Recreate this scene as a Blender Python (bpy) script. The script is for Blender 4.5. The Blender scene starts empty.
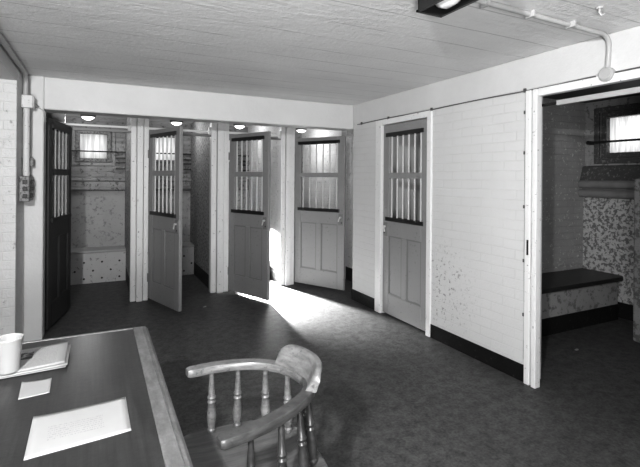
import bpy, bmesh, math, random
from mathutils import Vector, Matrix
random.seed(4)
S = bpy.context.scene
COL = S.collection
PI = math.pi

# ------------------------------------------------------------------ materials
def nodes(name):
    m = bpy.data.materials.new(name); m.use_nodes = True
    nt = m.node_tree; nt.nodes.clear()
    out = nt.nodes.new('ShaderNodeOutputMaterial')
    return m, nt, out

class G:
    """tiny node graph helper"""
    def __init__(s, nt): s.nt = nt
    def n(s, t, ins=None, **props):
        nd = s.nt.nodes.new(t)
        for k, v in props.items(): setattr(nd, k, v)
        for k, v in (ins or {}).items():
            if isinstance(v, bpy.types.NodeSocket): s.nt.links.new(v, nd.inputs[k])
            else: nd.inputs[k].default_value = v
        return nd
    def math(s, op, a, b=0.0, c=None, clamp=False):
        d = {0: a, 1: b}
        if c is not None: d[2] = c
        nd = s.n('ShaderNodeMath', d, operation=op); nd.use_clamp = clamp
        return nd.outputs[0]
    def mix(s, fac, a, b):
        nd = s.nt.nodes.new('ShaderNodeMix'); nd.data_type = 'RGBA'
        for k, v in ((0, fac), (6, a), (7, b)):
            if isinstance(v, bpy.types.NodeSocket): s.nt.links.new(v, nd.inputs[k])
            elif k: nd.inputs[k].default_value = (v, v, v, 1)
            else: nd.inputs[k].default_value = v
        return nd.outputs[2]
    def noise(s, vec, scale, detail=4, rough=.55):
        return s.n('ShaderNodeTexNoise', {'Vector': vec, 'Scale': scale, 'Detail': detail, 'Roughness': rough}).outputs['Fac']
    def ramp(s, v, lo, hi):
        return s.n('ShaderNodeMapRange', {'Value': v, 'From Min': lo, 'From Max': hi}).outputs[0]

def surf(name, base, rough=.6, var=.12, vscale=3, bump=.0, bscale=40, brick=None, peel=0, peelcol=.1,
         peelscale=9, peelmask=None, dark_below=None, grain=None, boards=False, metal=0, spec=.5, stain=0, mort_f=.16, fine=0):
    m, nt, out = nodes(name); g = G(nt)
    co = g.n('ShaderNodeTexCoord').outputs['Object']
    xyz = g.n('ShaderNodeSeparateXYZ', {0: co}).outputs
    v = g.noise(co, vscale, 5)
    c = g.mix(v, base * (1 - var), min(1, base * (1 + var)))
    hgt = None
    if grain:
        sc = g.n('ShaderNodeMapping', {'Vector': co, 'Scale': grain}).outputs[0]
        gr = g.noise(sc, 1.0, 6, .65)
        c = g.mix(g.ramp(gr, .35, .68), c, base * .45)
        hgt = gr
    if brick:
        a = xyz[1] if brick == 'x' else xyz[0]
        vec = g.n('ShaderNodeCombineXYZ', {0: a, 1: xyz[2], 2: 0.0}).outputs[0]
        wob = g.n('ShaderNodeTexNoise', {'Vector': co, 'Scale': 6.0}).outputs['Color']
        vec2 = g.n('ShaderNodeVectorMath', {0: vec, 1: g.n('ShaderNodeVectorMath', {0: wob, 3: .012}, operation='SCALE').outputs[0]}, operation='ADD').outputs[0]
        b = g.n('ShaderNodeTexBrick', {'Vector': vec2, 'Scale': 1.0, 'Mortar Size': .006, 'Mortar Smooth': .6,
                                       'Brick Width': .225, 'Row Height': .075, 'Bias': 0.0})
        mort = b.outputs['Fac']
        patchy = g.math('MULTIPLY', mort, g.ramp(g.noise(co, 2.5, 3), .35, .7), clamp=True)
        c = g.mix(g.math('MULTIPLY', patchy, mort_f), c, base * .45)
        hgt = g.math('MULTIPLY', mort, -1.0)
    if boards:
        f = g.math('FRACT', g.math('DIVIDE', g.math('ADD', xyz[1], g.math('MULTIPLY', g.noise(co, 1.5, 2), .03)), .27))
        ln = g.math('LESS_THAN', g.math('ABSOLUTE', g.math('SUBTRACT', f, .5)), .018)
        rowv = g.n('ShaderNodeTexWhiteNoise', {'W': g.math('FLOOR', g.math('DIVIDE', xyz[1], .27))}, noise_dimensions='1D').outputs[0]
        c = g.mix(g.math('MULTIPLY', rowv, .12), c, base * .6)
        brk = g.ramp(g.noise(co, 2.2, 3), .36, .56)
        c = g.mix(g.math('MULTIPLY', g.math('MULTIPLY', ln, brk), .55), c, base * .4)
        st = g.n('ShaderNodeMapping', {'Vector': co, 'Scale': (7, 28, 7)}).outputs[0]
        hgt = g.math('ADD', g.math('MULTIPLY', ln, .9), g.math('MULTIPLY', g.noise(st, 1.0, 5), 1.2))
    if fine:
        fn = g.math('ADD', g.math('MULTIPLY', g.noise(co, 14, 6, .7), .6), g.math('MULTIPLY', g.noise(co, 60, 3, .6), .4))
        c = g.mix(g.math('MULTIPLY', g.ramp(fn, .40, .60), fine), c, base * .25)
    if stain:
        c = g.mix(g.math('MULTIPLY', g.ramp(g.noise(co, 1.1, 6, .65), .45, .75), stain), c, base * .3)
    if peel:
        p = g.ramp(g.noise(co, peelscale, 8, .72), .62 - .22 * peel, .66 - .22 * peel)
        if peelmask:
            (cx, cy, cz, rr) = peelmask
            d = g.n('ShaderNodeVectorMath', {0: co, 1: (cx, cy, cz)}, operation='DISTANCE').outputs['Value']
            p = g.math('MULTIPLY', p, g.ramp(d, rr, rr * .35), clamp=True)
        c = g.mix(p, c, peelcol)
        hgt = g.math('SUBTRACT', hgt if hgt is not None else 0.0, p)
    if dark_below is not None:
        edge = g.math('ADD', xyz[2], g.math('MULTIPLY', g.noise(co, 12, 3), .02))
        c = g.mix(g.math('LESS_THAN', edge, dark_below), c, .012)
    bs = g.n('ShaderNodeBsdfPrincipled', {'Base Color': c, 'Roughness': rough, 'Metallic': metal, 'Specular IOR Level': spec})
    if bump:
        h2 = g.noise(co, bscale, 4)
        hh = g.math('MULTIPLY_ADD', hgt, 1.0, h2) if hgt is not None else h2
        bp = g.n('ShaderNodeBump', {'Strength': bump, 'Distance': .01, 'Height': hh})
        nt.links.new(bp.outputs[0], bs.inputs['Normal'])
    nt.links.new(bs.outputs[0], out.inputs[0])
    return m

def glow(name, e, base=.8):
    m, nt, out = nodes(name); g = G(nt)
    co = g.n('ShaderNodeTexCoord').outputs['Object']
    c = g.mix(g.noise(co, 9), base * .95, base)
    bs = g.n('ShaderNodeBsdfPrincipled', {'Base Color': c, 'Roughness': .35, 'Emission Color': (1, 1, 1, 1), 'Emission Strength': e})
    nt.links.new(bs.outputs[0], out.inputs[0]); return m

def pane_mat(name):
    m, nt, out = nodes(name); g = G(nt)
    co = g.n('ShaderNodeTexCoord').outputs['Object']
    st = g.n('ShaderNodeMapping', {'Vector': co, 'Scale': (45, 45, 3)}).outputs[0]
    c = g.mix(g.ramp(g.noise(st, 1.0, 2), .4, .6), .72, .95)
    tr = g.n('ShaderNodeBsdfTranslucent', {'Color': c})
    nt.links.new(tr.outputs[0], out.inputs[0]); return m

def print_mat(name, kind):
    """paper with faint typing / newsprint columns, in local object coordinates"""
    m, nt, out = nodes(name); g = G(nt)
    co = g.n('ShaderNodeTexCoord').outputs['Object']
    xyz = g.n('ShaderNodeSeparateXYZ', {0: co}).outputs
    base = g.mix(g.noise(co, 8), .31, .36)
    pitch = .012 if kind == 'letter' else .007
    f = g.math('FRACT', g.math('DIVIDE', xyz[1], pitch))
    ln = g.math('LESS_THAN', f, .45)
    st = g.n('ShaderNodeMapping', {'Vector': co, 'Scale': (330, 80, 1)}).outputs[0]
    wd = g.math('GREATER_THAN', g.noise(st, 1.0, 1), .5)
    tx = g.math('MULTIPLY', ln, wd)
    def rng(s, a, b): return g.math('MULTIPLY', g.math('GREATER_THAN', s, a), g.math('LESS_THAN', s, b))
    if kind == 'letter':
        area = g.math('MULTIPLY', rng(xyz[0], -.085, .06), rng(xyz[1], -.05, .035))
        c = g.mix(g.math('MULTIPLY', g.math('MULTIPLY', tx, area), .25), base, .1)
    else:
        area = g.math('MULTIPLY', rng(xyz[0], .02, .17), rng(xyz[1], -.1, .1))
        c = g.mix(g.math('MULTIPLY', g.math('MULTIPLY', tx, area), .5), base, .15)
        pic = g.math('MULTIPLY', rng(xyz[0], -.02, .085), rng(xyz[1], .0, .075))
        c = g.mix(g.math('MULTIPLY', pic, g.ramp(g.noise(co, 26, 4), .42, .52)), c, .03)
    bs = g.n('ShaderNodeBsdfPrincipled', {'Base Color': c, 'Roughness': .7})
    nt.links.new(bs.outputs[0], out.inputs[0]); return m

M = dict(
    rear=surf('bounce_cut_dark', .05, .6, .1, 3, .1, 30),  # unseen surfaces coloured dark to cut bounce light
    plaster=surf('white_paint_plaster', .62, .55, .08, 3, .22, 30, stain=.10),
    brick_x=surf('white_paint_brick_right', .62, .5, .05, 3, .3, 55, brick='x', peel=.24, peelcol=.25, peelscale=30, peelmask=(2.84, 3.16, .5, .5)),
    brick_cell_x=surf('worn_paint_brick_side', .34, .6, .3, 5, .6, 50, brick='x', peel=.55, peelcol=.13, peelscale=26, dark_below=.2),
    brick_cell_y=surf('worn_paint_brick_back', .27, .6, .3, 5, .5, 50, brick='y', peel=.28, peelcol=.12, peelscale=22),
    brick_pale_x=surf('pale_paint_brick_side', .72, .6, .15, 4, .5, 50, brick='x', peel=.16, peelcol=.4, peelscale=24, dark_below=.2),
    brick_left=surf('white_paint_brick_left', .62, .55, .08, 4, .4, 50, brick='y', peel=.04, peelcol=.4, peelscale=14, mort_f=.06),
    panelwall=surf('flaking_wall_panel', .4, .6, .2, 3, .3, 40, peel=.3, peelcol=.26, peelscale=20),
    flake=surf('heavily_flaking_paint', .46, .6, .2, 3, .4, 40, peel=.56, peelcol=.15, peelscale=24),
    ceiling=surf('board_marked_ceiling', .80, .6, .09, 3, .5, 40, boards=True),
    floor=surf('dark_floor', .115, .5, .4, 2.2, .15, 25, stain=.5, spec=.2, fine=.8),
    white=surf('white_gloss_paint', .74, .35, .05, 5, .06, 20, peel=.02, peelcol=.3, peelscale=30),
    black=surf('black_skirting_paint', .012, .45, .3, 8, .15, 40, peel=.10, peelcol=.04, peelscale=24, spec=.15),
    door=surf('grey_door_paint', .27, .38, .06, 4, .05, 25, grain=None, peel=.03, peelcol=.15, peelscale=40),
    doorline=surf('grey_door_moulding', .2, .4, .08, 4),
    doorlight=surf('pale_grey_door_paint', .36, .38, .06, 4, .05, 25, peel=.12, peelcol=.1, peelscale=26),
    doordark=surf('dark_door_paint', .030, .45, .15, 4, .05, 25),
    strip=surf('dark_steel_strip', .018, .4, .2, 20, metal=.2),
    bar=surf('grey_painted_bar', .58, .4, .1, 20),
    bardark=surf('dull_painted_bar', .42, .4, .1, 20),
    steel=surf('worn_steel', .6, .35, .2, 30, metal=.2),
    iron=surf('black_iron', .02, .45, .2, 30, metal=.3),
    conduit=surf('painted_conduit', .60, .45, .1, 14, .1, 60, peel=.1, peelcol=.2, peelscale=40),
    conduit_dull=surf('dull_painted_conduit', .42, .45, .1, 14, .1, 60),
    cable=surf('grey_cable', .10, .5, .2, 30),
    desk=surf('dark_desk_wood', .042, .3, .2, 3, .05, 60, grain=(75, 3, 20), fine=.35),
    deskedge=surf('pale_desk_edge_wood', .2, .38, .2, 5, .05, 60, grain=(34, 9, 20), fine=.4),
    deskside=surf('desk_side_wood', .1, .45, .2, 5, .05, 60, grain=(6, 40, 6)),
    chair=surf('worn_chair_wood', .2, .34, .25, 9, .05, 60, grain=(14, 14, 60), peel=.2, peelcol=.09, peelscale=45),
    chairshade=surf('shaded_worn_chair_wood', .08, .34, .25, 9, .05, 60, grain=(14, 14, 60), peel=.1, peelcol=.03, peelscale=45),  # darker copy of the chair wood, shade painted into the near arm
    seat=surf('worn_seat_wood', .12, .4, .25, 8, .05, 60, grain=(6, 45, 20)),
    chairdark=surf('dark_shaded_turned_wood', .045, .34, .3, 14, .05, 60, grain=(20, 20, 30)),  # dark legs and stretchers; on the near spindles it is painted shade
    bench=surf('dark_bench_wood', .03, .4, .25, 5, .05, 40, grain=(4, 40, 40)),
    benchpale=surf('pale_bench_wood', .4, .45, .15, 5, .05, 40),
    benchfront=surf('white_bench_board', .6, .5, .1, 6, .05, 40, peel=.15, peelcol=.2, peelscale=16),
    windowwood=surf('weathered_window_wood', .2, .5, .25, 8, .2, 40, peel=.5, peelcol=.07, peelscale=30),
    windowwood_d=surf('dark_window_wood', .07, .5, .3, 8, .2, 40, peel=.3, peelcol=.2, peelscale=30),
    ledge=surf('worn_ledge_paint', .26, .5, .3, 9, .15, 40, peel=.3, peelcol=.08, peelscale=20),
    ledge_d=surf('dark_ledge_paint', .2, .45, .3, 9, .15, 40, peel=.2, peelcol=.2, peelscale=20),
    cream=surf('white_enamel', .75, .3, .04, 10),
    foam=surf('white_cup', .36, .5, .03, 10),
    paper=surf('white_paper', .33, .7, .04, 8),
    letter=print_mat('typed_paper', 'letter'), news=print_mat('newsprint', 'news'),
    lampglass=glow('lit_lamp_glass', 1.6), bulb=surf('pale_bulb_glass', .75, .1, .05, 10),
    lampmetal=surf('dark_lamp_metal', .03, .35, .2, 20, metal=.4),
    switch=surf('worn_switch_metal', .22, .45, .4, 40, .2, 80, peel=.4, peelcol=.04, peelscale=60),
    pane=pane_mat('frosted_window_pane'),
)

# ------------------------------------------------------------------ geometry helpers
def box(bm, x0, x1, y0, y1, z0, z1, mtx=None):
    vs = [bm.verts.new((x, y, z)) for x in (x0, x1) for y in (y0, y1) for z in (z0, z1)]
    if mtx:
        for v in vs: v.co = mtx @ v.co
    for f in ((0, 1, 3, 2), (4, 6, 7, 5), (0, 4, 5, 1), (2, 3, 7, 6), (0, 2, 6, 4), (1, 5, 7, 3)):
        bm.faces.new([vs[i] for i in f])
    return bm

def ring_loft(bm, rings, closed=False, cap=True):
    R = [[bm.verts.new(p) for p in r] for r in rings]
    n = len(R[0]); k = len(R)
    for i in range(k if closed else k - 1):
        a, b = R[i], R[(i + 1) % k]
        for j in range(n): bm.faces.new((a[j], a[(j + 1) % n], b[(j + 1) % n], b[j]))
    if cap and not closed:
        bm.faces.new(R[0][::-1]); bm.faces.new(R[-1])
    return bm

def lathe(bm, p0, p1, prof, seg=14):
    """prof: (t along p0..p1, radius)"""
    p0, p1 = Vector(p0), Vector(p1); d = (p1 - p0)
    q = d.to_track_quat('Z', 'Y')
    rings = []
    for t, r in prof:
        rings.append([p0 + d * t + q @ Vector((r * math.cos(2 * PI * j / seg), r * math.sin(2 * PI * j / seg), 0)) for j in range(seg)])
    return ring_loft(bm, rings)

def cyl(bm, p0, p1, r, seg=14): return lathe(bm, p0, p1, [(0, r), (1, r)], seg)

def smooth_path(pts, n=6):
    pts = [Vector(p) for p in pts]; out = []
    for i in range(len(pts) - 1):
        a = pts[max(i - 1, 0)]; b = pts[i]; c = pts[i + 1]; d = pts[min(i + 2, len(pts) - 1)]
        for k in range(n):
            t = k / n
            out.append(.5 * ((2 * b) + (-a + c) * t + (2 * a - 5 * b + 4 * c - d) * t * t + (-a + 3 * b - 3 * c + d) * t ** 3))
    out.append(pts[-1]); return out

def tube(bm, pts, r, seg=10):
    pts = [Vector(p) for p in pts]; rings = []
    up = Vector((.13, .21, .97)).normalized()
    for i, p in enumerate(pts):
        t = (pts[min(i + 1, len(pts) - 1)] - pts[max(i - 1, 0)]).normalized()
        u = t.cross(up)
        if u.length < .05: u = t.cross(Vector((1, 0, 0)))
        u.normalize(); w = u.cross(t)
        rings.append([p + u * r * math.cos(2 * PI * j / seg) + w * r * math.sin(2 * PI * j / seg) for j in range(seg)])
    return ring_loft(bm, rings)

def bend(a, b, c, r=.06, n=6):
    """polyline a-b-c with a rounded corner at b"""
    a, b, c = Vector(a), Vector(b), Vector(c)
    p = b + (a - b).normalized() * r; q = b + (c - b).normalized() * r
    out = [a]
    for i in range(n + 1):
        t = i / n; out.append((1 - t) ** 2 * p + 2 * t * (1 - t) * b + t * t * q)
    out.append(c); return out

def link(name, bm, mat, parent=None, bevel=0, smooth=False, seg=2):
    bmesh.ops.recalc_face_normals(bm, faces=bm.faces)
    me = bpy.data.meshes.new(name); bm.to_mesh(me); bm.free()
    if smooth:
        for p in me.polygons: p.use_smooth = True
    o = bpy.data.objects.new(name, me); COL.objects.link(o)
    me.materials.append(M[mat] if isinstance(mat, str) else mat)
    if parent is not None: o.parent = parent
    if bevel:
        b = o.modifiers.new('b', 'BEVEL'); b.width = bevel; b.segments = seg; b.limit_method = 'ANGLE'; b.angle_limit = .7
    if smooth:
        e = o.modifiers.new('e', 'EDGE_SPLIT'); e.split_angle = math.radians(40)
    return o

def N(): return bmesh.new()
def tag(o, label, cat, group=None):
    o['label'] = label; o['category'] = cat
    if group: o['group'] = group
    return o
def thing(name, label, cat, loc=(0, 0, 0), rz=0, group=None):
    o = bpy.data.objects.new(name, None); COL.objects.link(o)
    o.location = loc; o.rotation_euler = (0, 0, rz); o.empty_display_size = .1
    return tag(o, label, cat, group)
def struct(name, bm, mat, **k):
    o = link(name, bm, mat, **k); o['kind'] = 'structure'; return o

# ------------------------------------------------------------------ key measures (metres)
ZC = 2.41            # ceiling
ZCC = 2.37           # cell ceiling
YF = 4.76            # front face of the beam
YP = 5.78            # front of the cell posts
YB = 7.40            # back wall of the cells
XR = 2.84            # right wall face
XL = -.588           # left return wall
YS = 3.30            # far side wall of the dark cell

# ------------------------------------------------------------------ shell
struct('floor', box(N(), -2.75, 5.5, -1.75, 7.7, -.12, 0), 'floor')
struct('ceiling', box(N(), XL - .16, XR + .16, -1.75, 5.0, ZC, ZC + .12), 'ceiling')
struct('ceiling_cells', box(N(), -.75, 3.62, 5.0, 7.62, ZCC, ZC + .12), 'plaster')
struct('ceiling_side_cells', box(N(), XR + .16, 5.4, .9, 4.76, ZC, ZC + .12), 'rear')
struct('ceiling_alcove', box(N(), -2.75, XL - .001, -1.75, 4.312, 2.272, ZC - .001), 'plaster')
struct('ceiling_beam', box(N(), -.60, XR + .001, YF, 5.0, 2.111, ZC), 'plaster', bevel=.012)
struct('wall_left_pier', box(N(), XL - .1, -.44, YF - .025, 4.93, 0, ZC), 'plaster', bevel=.012)
b = N(); box(b, XL - .16, XL, 4.313, YF, 0, ZC); box(b, -2.75, XL - .16, 4.313, 4.52, 0, 2.272)
struct('wall_left_return', b, 'brick_left', bevel=.008)
struct('wall_left', box(N(), -2.75, -2.6, -1.6, 4.313, 0, 2.272), 'rear')
struct('wall_rear', box(N(), -2.75, XR + .16, -1.75, -1.6, 0, ZC), 'rear')
struct('wall_recess_left', box(N(), -.75, -.60, 4.93, YB + .2, 0, ZCC), 'plaster')

b = N()
box(b, XR, XR + .16, 4.236, YF, 0, ZC)
box(b, XR, XR + .16, 3.308, 4.236, 2.15, ZC)
box(b, XR, XR + .16, 2.25, 3.308, 0, ZC)
box(b, XR, XR + .16, 1.22, 2.25, 2.15, ZC)
box(b, XR, XR + .16, -1.6, 1.22, 0, ZC)
bmesh.ops.remove_doubles(b, verts=b.verts, dist=1e-5)
struct('wall_right', b, 'brick_x')
struct('wall_right_end', box(N(), XR + .16, 3.62, YF - .1, YF, 0, ZC), 'plaster')
b = N(); box(b, XR - .008, XR + .002, 2.25, 3.304, .0, .125); box(b, XR - .008, XR + .002, 4.24, YF + .006, 0, .13)
box(b, XR - .008, XR + .168, YF - .002, YF + .008, 0, .13)
struct('baseboard_right', b, 'black')
# smooth painted head band above the brick
struct('trim_head_band', box(N(), XR - .006, XR + .01, 1.0, YF - .001, 2.168, ZC - .001), 'plaster', bevel=.003)

# cells: divider walls and back wall with window holes
DIV = [(.355, .555), (1.315, 1.545), (2.285, 2.485)]
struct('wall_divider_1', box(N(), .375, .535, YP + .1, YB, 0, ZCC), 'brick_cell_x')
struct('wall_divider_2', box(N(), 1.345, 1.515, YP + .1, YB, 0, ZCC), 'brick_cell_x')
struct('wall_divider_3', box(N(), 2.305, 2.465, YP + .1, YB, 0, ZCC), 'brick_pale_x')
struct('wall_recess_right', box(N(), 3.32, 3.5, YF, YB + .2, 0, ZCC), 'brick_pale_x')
WX = [-.057, .935, 1.915, 2.90]
WZ0, WZ1, WH = 1.765, 2.135, .185
b = N(); xs = [-.60]
for x in WX: xs += [x - WH, x + WH]
xs.append(3.32)
for i in range(0, len(xs), 2): box(b, xs[i], xs[i + 1], YB, YB + .2, 0, ZCC)
for x in WX:
    box(b, x - WH, x + WH, YB, YB + .2, 0, WZ0); box(b, x - WH, x + WH, YB, YB + .2, WZ1, ZCC)
bmesh.ops.remove_doubles(b, verts=b.verts, dist=1e-5)
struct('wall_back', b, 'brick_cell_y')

def frame_bm(x0, x1, z0, z1, w, y0, y1):
    b = N()
    box(b, x0, x0 + w, y0, y1, z0, z1); box(b, x1 - w, x1, y0, y1, z0, z1)
    box(b, x0 + w, x1 - w, y0, y1, z1 - w, z1); box(b, x0 + w, x1 - w, y0, y1, z0, z0 + w)
    return b

for i, x in enumerate(WX):
    w = link(f'window_{i+1}', box(N(), x - WH, x + WH, YB + .03, YB + .038, WZ0, WZ1), 'pane'); w['kind'] = 'structure'
    link('window_frame', frame_bm(x - WH - .05, x + WH + .05, WZ0 - .05, WZ1 + .05, .055, YB - .03, YB + .03), 'windowwood', w, bevel=.006)
    link('window_casing', frame_bm(x - WH - .095, x + WH + .11, WZ0 - .1, WZ1 + .085, .045, YB - .015, YB), 'ledge', w, bevel=.004)
    bb = N(); zz = WZ0 + .105
    cyl(bb, (x - .30, YB - .09, zz), (x + WH + .13, YB - .09, zz), .009, 8)
    link('security_bar', bb, 'iron', w)
    bk = N()
    for zc in (zz - .045, zz - .2):
        for (a0, a1, c0, c1) in ((x + WH + .115, x + WH + .29, zc + .035, zc + .055), (x + WH + .115, x + WH + .29, zc - .055, zc - .035),
                                 (x + WH + .27, x + WH + .29, zc - .055, zc + .055)):
            box(bk, a0, a1, YB - .06, YB - .002, c0, c1)
    link('bar_bracket', bk, 'iron', w)
    x0 = [-.598, .537, 1.517, 2.467][i]; x1 = [.373, 1.343, 2.303, 3.318][i]
    # moulded ledge along the back wall (part of the room)
    bl = N(); box(bl, x0, x1, YB - .07, YB - .001, 1.345, 1.425)
    for zc in (1.452, 1.318): cyl(bl, (x0, YB - .055, zc), (x1, YB - .055, zc), .028, 12)
    struct(f'trim_ledge_{i+1}', bl, 'ledge')
    struct(f'trim_panel_{i+1}', box(N(), x0 + .0, x1 - .0, YB - .02, YB - .001, .46, 1.285), 'panelwall')

# front posts between the cells
for i, (x0, x1) in enumerate(DIV):
    b = N(); w = x1 - x0
    box(b, x0, x0 + w * .30, YP, YP + .1, .0, ZCC)
    box(b, x0 + w * .33, x0 + w * .69, YP - .035, YP + .1, .0, ZCC)
    box(b, x0 + w * .72, x1, YP - .01, YP + .1, .0, ZCC)
    box(b, x0 + .01, x1 - .01, YP + .03, YP + .1, 0, ZCC)
    struct(f'trim_post_{i+1}', b, 'white', bevel=.006)
b = N(); box(b, -.47, -.335, YP - .02, YP + .1, 0, ZCC); box(b, -.60, -.47, YP + .03, YP + .1, 0, ZCC)
struct('trim_post_4', b, 'white', bevel=.006)
b = N(); box(b, 3.235, 3.32, YP - .02, YP + .1, 0, ZCC)
struct('trim_post_5', b, 'white', bevel=.006)

# thin white bars with end clips across the top of each opening
OPEN = [(-.335, .355), (.555, 1.315), (1.545, 2.285)]
for i, (x0, x1) in enumerate(OPEN):
    r = thing('head_bar', ['white bar across the top of the leftmost cell opening, beside the dark door',
                           'white bar across the top of the second cell opening from the left',
                           'white bar across the top of the third cell opening, above the half turned door'][i], 'bar',
              (x0, YP + .04, 2.095), 0, 'white bars across the cell openings')
    link('rod', box(N(), .0, x1 - x0, -.012, .012, -.014, .014), 'cream', r, bevel=.004)
    link('end_clip', box(N(), x1 - x0 - .035, x1 - x0 - .005, -.06, -.013, -.045, .055), 'bar', r, bevel=.004)
    struct(f'trim_transom_{i+1}', box(N(), x0, x1, YP + .02, YP + .06, 2.03, 2.065), 'doorline', bevel=.003)

# ------------------------------------------------------------------ cell doors
def make_door(name, label, loc, rz, w, mats, open_face=-1, lock_side=1, h=2.03, group=None, nb=6):
    """local: hinge at x=0, leaf along +x, outer face at -y"""
    root = thing(name, label, 'door', loc, rz, group)
    t = .04; st = .105
    z0, z1, zm, ztop = 1.035, 1.955, 1.515, h
    f = N()
    box(f, 0, st, -t / 2, t / 2, 0, h); box(f, w - st, w, -t / 2, t / 2, 0, h)
    box(f, st, w - st, -t / 2, t / 2, z1, h)
    box(f, st, w - st, -t / 2, t / 2, zm - .03, zm + .03)
    box(f, st, w - st, -t / 2, t / 2, .86, z0)
    box(f, st, w - st, -t / 2, t / 2, 0, .22)
    box(f, w / 2 - .04, w / 2 + .04, -t / 2, t / 2, .22, .86)
    link('door_frame', f, mats[0], root, bevel=.005)
    for (a, c) in ((st, w / 2 - .04), (w / 2 + .04, w - st)):
        p = N(); box(p, a - .004, c + .004, -.009, .009, .216, .864)
        link('door_panel', p, mats[0], root)
        mo = N()
        for s in (-1, 1):
            y0, y1 = (s * .009, s * .016) if s > 0 else (s * .016, s * .009)
            box(mo, a, a + .014, y0, y1, .22, .86); box(mo, c - .014, c, y0, y1, .22, .86)
            box(mo, a + .014, c - .014, y0, y1, .22, .234); box(mo, a + .014, c - .014, y0, y1, .846, .86)
        link('panel_moulding', mo, mats[1], root)
    for zc in (z1 + .005, z0 + .005):
        for s in (-1, 1):
            y0, y1 = sorted((s * (t / 2 - .003), s * (t / 2 + .016)))
            link('steel_strip', box(N(), st - .045, w - st + .03, y0, y1, zc - .021, zc + .021), 'strip', root, bevel=.003)
    for k in range(nb):
        x = st + .03 + (w - 2 * st - .06) * k / (nb - 1)
        bb = N(); cyl(bb, (x, 0, z0), (x, 0, zm - .03), .0095, 8); cyl(bb, (x, 0, zm + .03), (x, 0, z1), .0095, 8)
        link('window_bar', bb, mats[2], root, smooth=True)
    lx = w - .052 if lock_side > 0 else .052
    lk = link('lock_plate', box(N(), lx - .035, lx + .035, -t / 2 - .008, -t / 2 + .001, .85, 1.0), 'iron' if mats[0] == 'doordark' else mats[1], root, bevel=.003)
    kb = N(); cyl(kb, (lx, -t / 2 - .006, .955), (lx, -t / 2 - .03, .955), .012, 12)
    cyl(kb, (lx, -t / 2 - .028, .96), (lx - .02 * lock_side, -t / 2 - .03, .90), .008, 8)
    link('handle', kb, 'steel', lk, smooth=True)
    kh = N(); cyl(kh, (lx + .015 * lock_side, -t / 2 - .0075, .885), (lx + .015 * lock_side, -t / 2 - .011, .885), .009, 10)
    link('keyhole', kh, 'iron', lk)
    hx = .0 if lock_side > 0 else w
    for zc in (.25, 1.75):
        hb = N(); cyl(hb, (hx, -t / 2 - .004, zc - .05), (hx, -t / 2 - .004, zc + .05), .009, 10)
        link('hinge', hb, mats[1], root, smooth=True)
    return root

R = math.radians
make_door('cell_door', 'dark painted barred cell door swung wide open beside the left white pillar', (-.283, 5.72, .03), R(-101.5), .77, ('doordark', 'doordark', 'bardark'), nb=5)
make_door('cell_door', 'grey barred cell door standing open edge-on in the second opening from left', (.575, 5.77, .03), R(-72), .78, ('door', 'doorline', 'bar'))
make_door('cell_door', 'grey barred cell door standing open at the bright third opening, half turned', (1.56, 5.75, .03), R(-68), .76, ('door', 'doorline', 'bar'))
make_door('cell_door', 'grey barred cell door standing open broad side on in the far corner', (2.515, 5.80, .03), R(-61), .82, ('door', 'doorline', 'bar'))
# closed door in the right wall: hinge end far, face towards -x ; local +x runs to -Y
make_door('cell_door', 'closed grey barred door set in the right white brick wall', (XR + .03, 4.122, .02), R(-90), .758, ('door', 'doorline', 'bar'), lock_side=-1, h=2.07)

# white posts and head of the right wall door, big opening casing
b = N()
box(b, XR - .02, XR + .10, 4.128, 4.238, 0, 2.155); box(b, XR - .02, XR + .10, 3.300, 3.36, 0, 2.155)
box(b, XR - .02, XR + .10, 3.36, 4.128, 2.095, 2.155)
struct('trim_door_casing', b, 'white', bevel=.005)
b = N()
box(b, XR - .025, XR + .03, 2.212, 2.258, 0, 2.155); box(b, XR + .012, XR + .03, 2.196, 2.212, 0, 2.155); box(b, XR - .028, XR + .03, 2.158, 2.196, 0, 2.155)
box(b, XR - .025, XR + .03, 1.26, 2.155, 2.10, 2.155); box(b, XR - .025, XR + .03, 1.18, 1.26, 0, 2.155)
o = struct('trim_opening_casing', b, 'white', bevel=.006)
link('strike_plate', box(N(), XR - .028, XR - .023, 2.222, 2.236, .95, 1.06), 'iron', o)
r = thing('head_bar', 'white bar across the top of the wide dark opening in the right wall', 'bar', (XR + .06, 2.09, 2.045))
link('rod', box(N(), -.012, .012, -.80, -.025, -.018, .018), 'conduit_dull', r, bevel=.004)
link('end_clip', box(N(), -.014, .014, -.03, .15, -.008, .008), 'iron', r)

# ------------------------------------------------------------------ dark cell on the right
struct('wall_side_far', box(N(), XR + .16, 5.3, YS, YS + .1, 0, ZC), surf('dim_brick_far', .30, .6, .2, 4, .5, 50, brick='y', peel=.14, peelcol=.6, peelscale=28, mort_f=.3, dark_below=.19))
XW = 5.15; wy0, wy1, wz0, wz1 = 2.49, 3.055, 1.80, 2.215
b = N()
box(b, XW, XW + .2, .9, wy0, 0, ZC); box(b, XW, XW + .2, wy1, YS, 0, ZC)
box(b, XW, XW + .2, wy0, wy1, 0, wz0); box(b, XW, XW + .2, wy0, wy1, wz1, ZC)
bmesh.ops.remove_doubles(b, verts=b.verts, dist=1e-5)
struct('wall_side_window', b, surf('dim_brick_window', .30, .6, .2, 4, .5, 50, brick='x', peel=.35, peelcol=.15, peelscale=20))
struct('wall_side_near', box(N(), XR + .16, 5.3, .9, 1.0, 0, ZC), 'rear')
w = link('window_5', box(N(), XW + .05, XW + .058, wy0, wy1, wz0, wz1), 'pane'); w['kind'] = 'structure'
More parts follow.
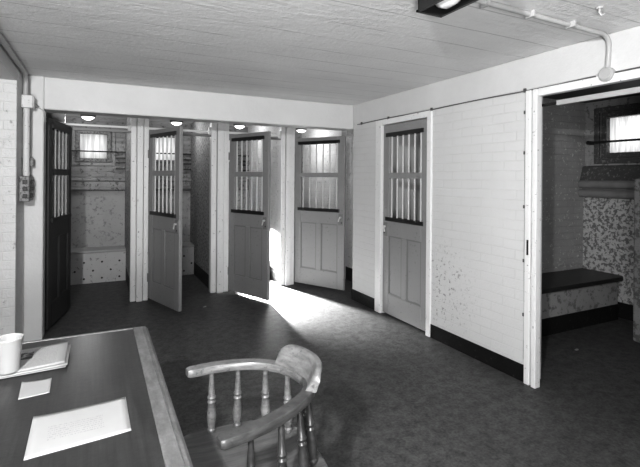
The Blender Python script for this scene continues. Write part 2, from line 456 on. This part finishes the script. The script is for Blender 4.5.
def frame_x(y0, y1, z0, z1, w_, x0, x1):
    b = N(); box(b, x0, x1, y0, y0 + w_, z0, z1); box(b, x0, x1, y1 - w_, y1, z0, z1)
    box(b, x0, x1, y0 + w_, y1 - w_, z1 - w_, z1); box(b, x0, x1, y0 + w_, y1 - w_, z0, z0 + w_); return b
link('window_frame', frame_x(wy0 - .05, wy1 + .05, wz0 - .05, wz1 + .05, .06, XW - .02, XW + .05), 'windowwood_d', w, bevel=.006)
link('window_casing', frame_x(wy0 - .12, wy1 + .12, wz0 - .11, wz1 + .11, .055, XW - .04, XW), 'windowwood_d', w, bevel=.006)
bb = N(); cyl(bb, (XW - .10, wy0 - .2, 1.93), (XW - .10, wy1 + .14, 1.93), .012, 10)
for y in (wy1 + .14, wy0 - .2): cyl(bb, (XW - .12, y, 1.93), (XW, y, 1.93), .022, 10)
link('security_bar', bb, 'iron', w)
b = N(); ring_loft(b, [[Vector((XW - .001, y, 1.67)), Vector((XW - .05, y, 1.66)), Vector((XW - .10, y, 1.50)), Vector((XW - .001, y, 1.50))] for y in (2.2, YS - .002)])
struct('trim_sill', b, 'windowwood_d')
b = N(); box(b, XW - .06, XW - .001, 2.1, YS - .001, 1.33, 1.47)
for zc in (1.455, 1.35): cyl(b, (XW - .09, 2.1, zc), (XW - .09, YS - .001, zc), .046, 14)
struct('trim_ledge_5', b, 'ledge_d')
struct('trim_panel_5', box(N(), XW - .03, XW - .001, 2.1, YS - .001, .17, 1.31), 'flake')
struct('baseboard_side_window', box(N(), XW - .035, XW - .001, 1.0, YS - .001, 0, .17), 'black')
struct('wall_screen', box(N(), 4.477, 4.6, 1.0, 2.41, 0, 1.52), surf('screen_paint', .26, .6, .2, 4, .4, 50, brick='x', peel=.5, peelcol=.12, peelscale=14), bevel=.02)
bt = thing('cell_bench', 'dark wooden plank bench with rounded end inside the dim right cell', 'bench', (3.0, 2.80, 0))
b = N(); pts = [(0, 0), (2.01, 0)] + [(2.01 + .09 * math.sin(a * PI / 12), .09 - .09 * math.cos(a * PI / 12)) for a in range(1, 7)] + [(2.10, .498), (0, .498)]
ring_loft(b, [[Vector((x, y, z)) for x, y in pts] for z in (.425, .47)])
link('bench_seat', b, 'bench', bt, bevel=.008)
link('bench_front', box(N(), .0, 2.04, .06, .09, .16, .425), surf('bench_riser', .3, .6, .15, 5, .3, 40, peel=.4, peelcol=.16, peelscale=14), bt)
link('kick_board', box(N(), .0, 2.04, .05, .1, .0, .165), 'black', bt)

# room behind the closed right door
struct('wall_store_back', box(N(), 4.0, 4.1, YS + .1, YF - .1, 0, ZC), 'brick_cell_x')
struct('wall_store_far', box(N(), 3.62, 4.1, YF - .1, YF, 0, ZC), 'plaster')

# ------------------------------------------------------------------ benches in the back cells
for i, (x0, x1, lab) in enumerate(((-.596, .372, 'pale cell bench with white perforated front in the leftmost cell'),
                                   (.54, 1.342, 'pale cell bench whose end shows behind the second open door'))):
    bt = thing('cell_bench', lab, 'bench', (x0, 7.03, 0))
    w = x1 - x0
    link('bench_seat', box(N(), 0, w, -.035, .369, .425, .46), 'benchpale', bt, bevel=.008)
    fr = link('bench_front', box(N(), 0, w, 0, .03, 0, .425), 'benchfront', bt)
    for r_, z in enumerate((.293, .175, .065)):
        for k in range(8):
            x = (.433 if i == 0 else .2) - x0 * 0 + (k - 3) * .226 - (r_ % 2) * .113
            if .02 < x < w - .03: link('vent_hole', cyl(N(), (x, -.002, z), (x, .01, z), .014, 10), 'iron', fr)

# ------------------------------------------------------------------ lamps
for i, (x, y) in enumerate(((-.12, 6.69), (1.02, 6.72), (1.95, 6.68), (3.02, 6.75))):
    r = thing('ceiling_lamp', ['round white ceiling lamp in the leftmost cell, above its window', 'round white ceiling lamp in the second cell, above the edge-on grey door',
                            'bright ceiling lamp in the third cell, above the half turned door', 'round white ceiling lamp at the top of the far corner cell opening'][i],
              'lamp', (x, y, ZCC), 0, 'ceiling lamps of the back cells')
    b = N(); lathe(b, (0, 0, 0), (0, 0, -.075), [(0, .095), (.7, .095), (1, .085)], 20); link('lamp_base', b, 'iron', r, smooth=True)
    b = N(); lathe(b, (0, 0, -.073), (0, 0, -.115), [(0, .078), (.3, .076), (.6, .062), (.85, .038), (1, .008)], 20); link('lamp_glass', b, 'lampglass', r, smooth=True)

r = thing('ceiling_light', 'open metal box ceiling light with large pale bulb', 'lamp', (1.458, 1.5, ZC))
b = N(); X, Y0, Y1 = .072, -.2, .222
box(b, -X, -X + .006, Y0, Y1, -.095, 0); box(b, X - .006, X, Y0, Y1, -.095, 0)
box(b, -X, X, Y1 - .006, Y1, -.095, 0); box(b, -X, X, Y0, Y0 + .006, -.095, 0)
link('housing', b, 'lampmetal', r)
link('reflector', box(N(), -X + .007, X - .007, Y0 + .007, Y1 - .007, -.03, -.001), 'cream', r)
b = N()
box(b, -X - .006, X + .006, Y1 - .01, Y1 + .006, -.10, -.09); box(b, -X - .006, X + .006, Y0 - .006, Y0 + .01, -.10, -.09)
box(b, -X - .006, -X + .01, Y0, Y1, -.10, -.09); box(b, X - .01, X + .006, Y0, Y1, -.10, -.09)
link('rim', b, 'lampmetal', r)
b = N(); lathe(b, (0, -.06, -.058), (0, .17, -.058), [(0, .014), (.15, .018), (.3, .03), (.5, .046), (.75, .05), (.92, .034), (1, .008)], 18)
link('bulb', b, 'bulb', r, smooth=True)

# ------------------------------------------------------------------ electrics
r = thing('electrical_conduit', 'painted conduit along the ceiling bending down the right wall to its round box', 'conduit', (0, 0, 0))
b = N(); tube(b, bend((1.1, 1.62, 2.392), (2.815, 1.655, 2.392), (2.822, 1.672, 2.19), .09, 8), .015); link('pipe', b, 'conduit_dull', r, smooth=True)
for x in (1.75, 2.08, 2.42): link('saddle', box(N(), x - .01, x + .01, 1.612, 1.668, 2.374, 2.409), 'conduit_dull', r, bevel=.004)
r = thing('junction_box', 'round white junction box on the right wall at conduit foot', 'junction box', (XR - .006, 1.672, 2.156))
b = N(); lathe(b, (0, 0, 0), (-.036, 0, 0), [(0, .045), (.85, .045), (1, .04)], 20); link('box_body', b, 'conduit_dull', r, smooth=True)
b = N(); lathe(b, (-.036, 0, 0), (-.041, 0, 0), [(0, .037), (1, .034)], 20); link('box_lid', b, 'conduit_dull', r, smooth=True)
r = thing('wall_cable', 'thin dark cable running along the right wall below the head band', 'cable', (0, 0, 0))
b = N(); tube(b, [(XR - .010, y, 2.160 + .003 * math.sin(y * 5)) for y in [1.75 + .1 * k for k in range(30)]], .0045, 6); link('wire', b, 'cable', r, smooth=True)
b = N(); tube(b, [(XR - .010, 1.63 - .1 * k, 2.163) for k in range(7)], .0045, 6); link('wire', b, 'cable', r, smooth=True)
for y in (2.27, 3.30, 4.0, 4.55): link('clip', box(N(), XR - .022, XR - .006, y - .008, y + .008, 2.148, 2.176), 'cable', r)
r = thing('wall_cable', 'thin dark cable running down the brick beside the wide dark opening', 'cable', (0, 0, 0))
b = N(); tube(b, [(XR - .004, 2.272 + .002 * math.sin(z * 9), z) for z in [.17 + .1 * k for k in range(20)]], .004, 6); link('wire', b, 'bardark', r, smooth=True)
for z in (.5, .9, 1.3, 1.7, 2.0): link('clip', box(N(), XR - .012, XR, 2.264, 2.281, z - .012, z + .012), 'cable', r)

r = thing('electrical_conduit', 'painted conduit under the ceiling at left, bending down to square white box', 'conduit', (0, 0, 0))
b = N(); tube(b, bend((XL + .024, .8, 2.386), (XL + .024, 4.60, 2.386), (XL + .024, 4.60, 2.19), .12, 8), .021); link('pipe', b, 'conduit_dull', r, smooth=True)
r = thing('junction_box', 'square white junction box high beside the left white pillar', 'junction box', (XL, 4.58, 2.14))
link('box_body', box(N(), .001, .085, -.06, .06, -.055, .055), 'conduit', r, bevel=.006)
link('box_lid', box(N(), .085, .092, -.05, .05, -.048, .048), 'conduit', r, bevel=.003)
r = thing('electrical_conduit', 'thick white pipe dropping from square junction box to the switch box', 'conduit', (XL, 4.58, 0))
b = N(); tube(b, [(.034, 0, 2.09), (.034, 0, 1.9), (.034, -.004, 1.7), (.034, 0, 1.50)], .026); link('pipe', b, 'conduit', r, smooth=True)
link('saddle', box(N(), .002, .085, .035, .075, 1.58, 1.66), 'switch', r, bevel=.006)
r = thing('switch_box', 'worn grey metal switch box with dark switches at pipe foot', 'switch', (XL, 4.56, 1.285))
link('box_body', box(N(), .002, .075, -.13, .15, 0, .215), 'switch', r, bevel=.008)
for k in range(3):
    s = link('switch', box(N(), .03, .062, -.142, -.13, .03 + .06 * k, .065 + .06 * k), 'iron', r, bevel=.004)
for k in range(3):
    s = link('switch', box(N(), .075, .088, -.02, .06, .03 + .06 * k, .065 + .06 * k), 'iron', r, bevel=.004)
r = thing('wall_cable', 'thin pale cable from square junction box across the left pillar', 'cable', (0, 0, 0))
b = N(); tube(b, smooth_path([(XL + .09, 4.60, 2.13), (XL + .11, 4.725, 2.127), (-.50, 4.727, 2.122), (-.45, 4.727, 2.10), (-.432, 4.735, 2.06), (-.432, 4.80, 2.0)], 4), .005, 6); link('wire', b, 'bardark', r, smooth=True)
hk = N(); tube(hk, [(2.35, 1.435, 2.409), (2.35, 1.435, 2.38), (2.358, 1.43, 2.368), (2.37, 1.425, 2.372)], .006, 8); lathe(hk, (2.35, 1.435, 2.409), (2.35, 1.435, 2.40), [(0, .02), (1, .016)], 12)
tag(link('ceiling_hook', hk, 'bardark', smooth=True), 'small metal hook in the ceiling near the upper right corner', 'hook')

# ------------------------------------------------------------------ desk
dx0, dx1, dy0, dy1, DZ = -.66, .228, .70, 2.365, .76
r = thing('desk', 'dark wooden desk with a pale worn edge, papers lying on top', 'desk', (0, 0, 0))
link('desk_top', box(N(), dx0 + .05, dx1 - .068, dy0 + .05, dy1 - .018, DZ - .035, DZ - .002), 'desk', r)
link('side_edge', box(N(), dx1 - .068, dx1 - .022, dy0, dy1, DZ - .035, DZ), 'deskedge', r, bevel=.003)
b = N(); pr = [(dx1 - .022, DZ - .001), (dx1 - .010, DZ - .004), (dx1, DZ - .014), (dx1, DZ - .03), (dx1 - .008, DZ - .038), (dx1 - .022, DZ - .038)]
ring_loft(b, [[Vector((x, y, z)) for x, z in pr] for y in (dy0, dy1)]); link('edge_moulding', b, 'deskedge', r)
link('far_edge', box(N(), dx0, dx1 - .068, dy1 - .018, dy1, DZ - .035, DZ + .001), 'deskedge', r, bevel=.003)
link('near_edge', box(N(), dx0, dx1 - .068, dy0, dy0 + .05, DZ - .035, DZ), 'deskedge', r, bevel=.003)
link('left_edge', box(N(), dx0, dx0 + .05, dy0 + .05, dy1 - .018, DZ - .035, DZ), 'deskedge', r, bevel=.003)
for (y0, y1) in ((dy0 + .06, dy0 + .48), (dy1 - .48, dy1 - .05)):
    p = link('pedestal', box(N(), dx0 + .06, dx1 - .06, y0, y1, .06, DZ - .035), 'deskside', r, bevel=.004)
    link('plinth', box(N(), dx0 + .08, dx1 - .08, y0 + .02, y1 - .02, 0, .06), 'deskside', p)
    for k in range(3):
        z = .09 + .205 * k
        d = link('drawer', box(N(), dx1 - .06, dx1 - .045, y0 + .02, y1 - .02, z, z + .19), 'deskside', p, bevel=.004)
link('modesty_panel', box(N(), dx0 + .08, dx0 + .1, dy0 + .48, dy1 - .48, .25, DZ - .035), 'deskside', r)
link('apron', box(N(), dx1 - .1, dx1 - .06, dy0 + .48, dy1 - .48, DZ - .13, DZ - .035), 'deskside', r)

def sheet(name, label, cat, quad, z, mat, curl=0, thick=.0012):
    c = Vector((sum(q[0] for q in quad) / 4, sum(q[1] for q in quad) / 4, 0))
    e = Vector((quad[1][0] - quad[0][0], quad[1][1] - quad[0][1], 0)); ang = math.atan2(e.y, e.x)
    b = N(); n = 12; inv = Matrix.Rotation(-ang, 4, 'Z')
    top = []
    for j in range(n + 1):
        row = []
        for i in range(n + 1):
            u, v = i / n, j / n
            p = (Vector((*quad[0], 0)) * (1 - u) + Vector((*quad[1], 0)) * u) * (1 - v) + (Vector((*quad[3], 0)) * (1 - u) + Vector((*quad[2], 0)) * u) * v - c
            p = inv @ p
            p.z = thick + curl * (abs(2 * u - 1) ** 3 * (1 - v) + .4 * u ** 4 * v ** 4)
            row.append(b.verts.new(p))
        top.append(row)
    for j in range(n):
        for i in range(n): b.faces.new((top[j][i], top[j][i + 1], top[j + 1][i + 1], top[j + 1][i]))
    o = link(name, b, mat, smooth=True)
    s = o.modifiers.new('s', 'SOLIDIFY'); s.thickness = thick; s.offset = -1
    o.location = (c.x, c.y, z); o.rotation_euler = (0, 0, ang)
    return tag(o, label, cat)
zt = DZ - .0018
sheet('paper_sheet', 'large white sheet of paper with faint typing, lying nearest on desk', 'paper', [(-.172, 1.612), (.089, 1.624), (.093, 1.405), (-.168, 1.38)], zt, 'letter', .003)
sheet('note_card', 'small blank white card on desk between newspaper and large sheet', 'card', [(-.238, 1.90), (-.145, 1.893), (-.142, 1.77), (-.231, 1.76)], zt, 'paper', .003)
q = [(-.52, 2.20), (-.104, 2.200), (-.106, 1.978), (-.52, 1.945)]
cx, cy = -.3125, 2.08
nr = thing('newspaper', 'folded newspaper with dark picture lying beside white cup on desk', 'newspaper', (cx, cy, DZ))
for k, (dz, sh, mt) in enumerate(((.0, 0, 'paper'), (.006, .006, 'paper'), (.012, -.004, 'news'))):
    b = N(); n = 10; g_ = []
    for j in range(n + 1):
        row = []
        for i in range(n + 1):
            u, v = i / n, j / n
            x = (q[0][0] * (1 - u) + q[1][0] * u) * (1 - v) + (q[3][0] * (1 - u) + q[2][0] * u) * v - cx + sh
            y = (q[0][1] * (1 - u) + q[1][1] * u) * (1 - v) + (q[3][1] * (1 - u) + q[2][1] * u) * v - cy - sh * .6
            row.append(b.verts.new((x, y, dz + .0045 + .006 * k * u ** 3 * (.4 + .6 * (1 - v)))))
        g_.append(row)
    for j in range(n):
        for i in range(n): b.faces.new((g_[j][i], g_[j][i + 1], g_[j + 1][i + 1], g_[j + 1][i]))
    o = link('folded_page', b, mt, nr, smooth=True); s = o.modifiers.new('s', 'SOLIDIFY'); s.thickness = .003; s.offset = -1
b = N(); lathe(b, (0, 0, 0), (0, 0, .125), [(0, .033), (.03, .034), (.93, .044), (.96, .0465), (1, .0465)], 28)
b.faces.ensure_lookup_table()
bmesh.ops.delete(b, geom=[max(b.faces, key=lambda f: f.calc_center_median().z)], context='FACES_ONLY')
cup = link('paper_cup', b, 'foam', smooth=True); s = cup.modifiers.new('s', 'SOLIDIFY'); s.thickness = .002; s.offset = -1
cup.location = (-.290, 1.985, DZ + .018); tag(cup, 'white cup standing on the newspaper at the left edge', 'cup')

# ------------------------------------------------------------------ chair
SZ, AZ = .455, .715
ch = thing('captain_chair', 'worn wooden captain chair with curved back and turned spindles by desk', 'chair', (.53, 1.575, 0))
o0 = Vector((.53, 1.575, 0))
# saddle seat
b = N(); rings = []
def seat_ring(k, z, sag=False):
    out = []
    for j in range(40):
        a = 2 * PI * j / 40; c, s = math.cos(a), math.sin(a)
        e = .62 if c > 0 else .3
        x = .25 * math.copysign(abs(c) ** e, c); y = .285 * math.copysign(abs(s) ** (.62 if c > 0 else .4), s) * (1 - .06 * (x / .25))
        out.append(Vector((x * k - .01, y * k, z)))
    return out
ring_loft(b, [seat_ring(.93, SZ - .045), seat_ring(1, SZ - .03), seat_ring(1, SZ - .008), seat_ring(.97, SZ), seat_ring(.85, SZ - .001), seat_ring(.6, SZ - .012), seat_ring(.25, SZ - .014)])
link('seat', b, 'seat', ch, smooth=True)
# arm bow : one curved rail in two arms joined by the crest
left = [(.325, 1.832), (.43, 1.838), (.53, 1.822), (.62, 1.782), (.69, 1.71), (.722, 1.62), (.728, 1.56)]
right = [(.325, 1.308), (.43, 1.325), (.535, 1.362), (.62, 1.41), (.68, 1.455), (.715, 1.51), (.728, 1.56)]
def arm(pts):
    P_ = smooth_path([(x - o0.x, y - o0.y, AZ) for x, y in pts], 6); rings = []
    for i, p in enumerate(P_):
        t = (P_[min(i + 1, len(P_) - 1)] - P_[max(i - 1, 0)]).normalized(); n = Vector((-t.y, t.x, 0))
        u = i / (len(P_) - 1); w = .0255 - .003 * u; h = .0155
        if i == 0: w *= .72; h *= .8
        if i == 1: p = p
        ring = []
        for (a, c) in ((-1, -.6), (-.85, -1), (.85, -1), (1, -.6), (1, .6), (.85, 1), (-.85, 1), (-1, .6)):
            ring.append(p + n * a * w + Vector((0, 0, c * h)))
        rings.append(ring)
    b = N(); ring_loft(b, rings); return b
link('armrest', arm(left), 'chair', ch, smooth=True)
link('armrest', arm(right), 'chairshade', ch, smooth=True)  # near arm: its shade is put into the colour
# crest rail, leaning outwards over the back of the bow
b = N(); rings = []
cp = smooth_path([(.672, 1.735), (.705, 1.68), (.726, 1.61), (.731, 1.55), (.718, 1.495), (.688, 1.452)], 5); n = len(cp)
for i, p in enumerate(cp):
    p = Vector((p.x, p.y, 0)) if len(p) > 2 else Vector((p[0], p[1], 0))
    a = Vector(cp[min(i + 1, n - 1)]); c = Vector(cp[max(i - 1, 0)]); t = (a - c); t = Vector((t[0], t[1], 0)).normalized(); nn = Vector((-t.y, t.x, 0))
    if nn.x < 0: nn = -nn
    u = abs(2 * i / (n - 1) - 1); top = .085 * (1 - u ** 5 * .5); z0 = AZ + .012
    ring = []
    for (off, z) in ((-.020, 0), (.022, 0), (.028, top * .5), (.036, top * .92), (.032, top), (.016, top), (.010, top * .92), (-.010, top * .35)):
        ring.append(p - Vector((o0.x, o0.y, 0)) + nn * (off + .004) + Vector((0, 0, z0 + z)))
    rings.append(ring)
ring_loft(b, rings); link('crest_rail', b, 'chair', ch, smooth=True)
turn = [(0, .011), (.05, .012), (.10, .016), (.13, .012), (.16, .015), (.30, .020), (.42, .017), (.50, .014), (.53, .018), (.56, .013), (.60, .018), (.63, .014), (.75, .0125), (.88, .010), (1, .0095)]
SP = [((.425, 1.828), (.425, 1.834)), ((.53, 1.822), (.533, 1.82)), ((.645, 1.79), (.635, 1.772)), ((.712, 1.70), (.70, 1.688)),
      ((.735, 1.575), (.728, 1.565)), ((.715, 1.465), (.700, 1.485)), ((.645, 1.385), (.635, 1.42)), ((.545, 1.335), (.545, 1.366)), ((.43, 1.315), (.43, 1.326))]
for i, (bt_, tp) in enumerate(SP):
    b = N(); lathe(b, (bt_[0] - o0.x, bt_[1] - o0.y, SZ - .015), (tp[0] - o0.x, tp[1] - o0.y, AZ - .012), turn, 12)
    link('spindle', b, 'chair' if i < 4 else 'chairdark', ch, smooth=True)  # back and near spindles coloured darker, as if in shade
legturn = [(0, .017), (.1, .02), (.2, .024), (.24, .018), (.28, .024), (.45, .027), (.6, .022), (.64, .027), (.68, .02), (.85, .017), (.93, .02), (1, .016)]
LG = [((-.15, .19), (-.21, .235)), ((-.15, -.19), (-.21, -.235)), ((.16, .17), (.23, .215)), ((.16, -.17), (.23, -.215))]
for tp, ft in LG:
    b = N(); lathe(b, (tp[0], tp[1], SZ - .035), (ft[0], ft[1], 0), legturn, 12); link('leg', b, 'chairdark', ch, smooth=True)
st = [(0, .011), (.3, .014), (.45, .018), (.5, .014), (.55, .018), (.7, .014), (1, .011)]
for s in (-1, 1):
    b = N(); lathe(b, (-.19, s * .222, .16), (.21, s * .20, .16), st, 10); link('stretcher', b, 'chairdark', ch, smooth=True)
b = N(); lathe(b, (.01, -.21, .16), (.01, .21, .16), st, 10); link('stretcher', b, 'chairdark', ch, smooth=True)

# small scraps on the floor
for (x, y, rz, lab) in ((1.117, 5.198, .5, 'tiny white scrap on the floor before the second cell'), (3.794, 2.496, .2, 'tiny white scrap on the floor of the dim right cell')):
    b = N(); ring_loft(b, [[Vector((-.022, -.008, z)), Vector((.018, -.011, z)), Vector((.024, .006, z + .004)), Vector((-.015, .011, z))] for z in (.0, .003)])
    o = link('paper_scrap', b, 'paper'); o.location = (x, y, .0005); o.rotation_euler.z = rz; tag(o, lab, 'paper scrap')

# ------------------------------------------------------------------ light
def lamp(kind, name, loc, power, size=.1, target=None, **k):
    l = bpy.data.lights.new(name, kind); l.energy = power
    if kind in ('POINT', 'SPOT'): l.shadow_soft_size = size
    if kind == 'AREA': l.size = size
    for a, v in k.items(): setattr(l, a, v)
    o = bpy.data.objects.new(name, l); COL.objects.link(o); o.location = loc
    if target: o.rotation_euler = (Vector(target) - Vector(loc)).to_track_quat('-Z', 'Y').to_euler()
    return o
lamp('SPOT', 'photographer_flood', (-.66, -.16, 2.12), 480, .06, (1.5, 5.8, 1.5), spot_size=R(160), spot_blend=.75)
lamp('SPOT', 'ceiling_fill', (-.3, -.9, 1.1), 520, .3, (1.7, 2.6, 2.5), spot_size=R(110), spot_blend=1.0)  # added fill that brightens the ceiling, not a lamp of the room
lamp('SPOT', 'third_cell_flood', (2.03, 6.74, .92), 5200, .05, (2.22, 5.42, 0), spot_size=R(46), spot_blend=.75)
lamp('POINT', 'third_cell_light', (1.95, 6.68, 2.2), 6, .06)
lamp('POINT', 'corner_cell_light', (2.95, 6.6, 2.1), 9, .08)
lamp('POINT', 'first_cell_light', (-.12, 6.69, 2.2), 10, .08)
lamp('POINT', 'second_cell_light', (1.02, 6.72, 2.2), 9, .08)
lamp('POINT', 'store_fill', (3.4, 3.6, 2.2), 4, .1)

W = bpy.data.worlds.new('sky'); S.world = W; W.use_nodes = True
bg = W.node_tree.nodes['Background']; bg.inputs[0].default_value = (1, 1, 1, 1); bg.inputs[1].default_value = 2.2

# ------------------------------------------------------------------ camera
cam = bpy.data.cameras.new('camera'); co = bpy.data.objects.new('camera', cam); COL.objects.link(co)
cam.sensor_fit = 'HORIZONTAL'; cam.sensor_width = 36; cam.lens = 36 * 444.77 / 640
cam.shift_y = -(233.5 - 178.28) / 640
cam.clip_start = .05
co.matrix_world = Matrix.Translation((0, 0, 1.5)) @ Matrix.Rotation(-.46353, 4, 'Z') @ Matrix.Rotation(PI / 2, 4, 'X') @ Matrix.Rotation(.007475, 4, 'Z')
S.camera = co
S.view_settings.view_transform = 'Standard'
S.view_settings.exposure = .06
S.view_settings.gamma = .84
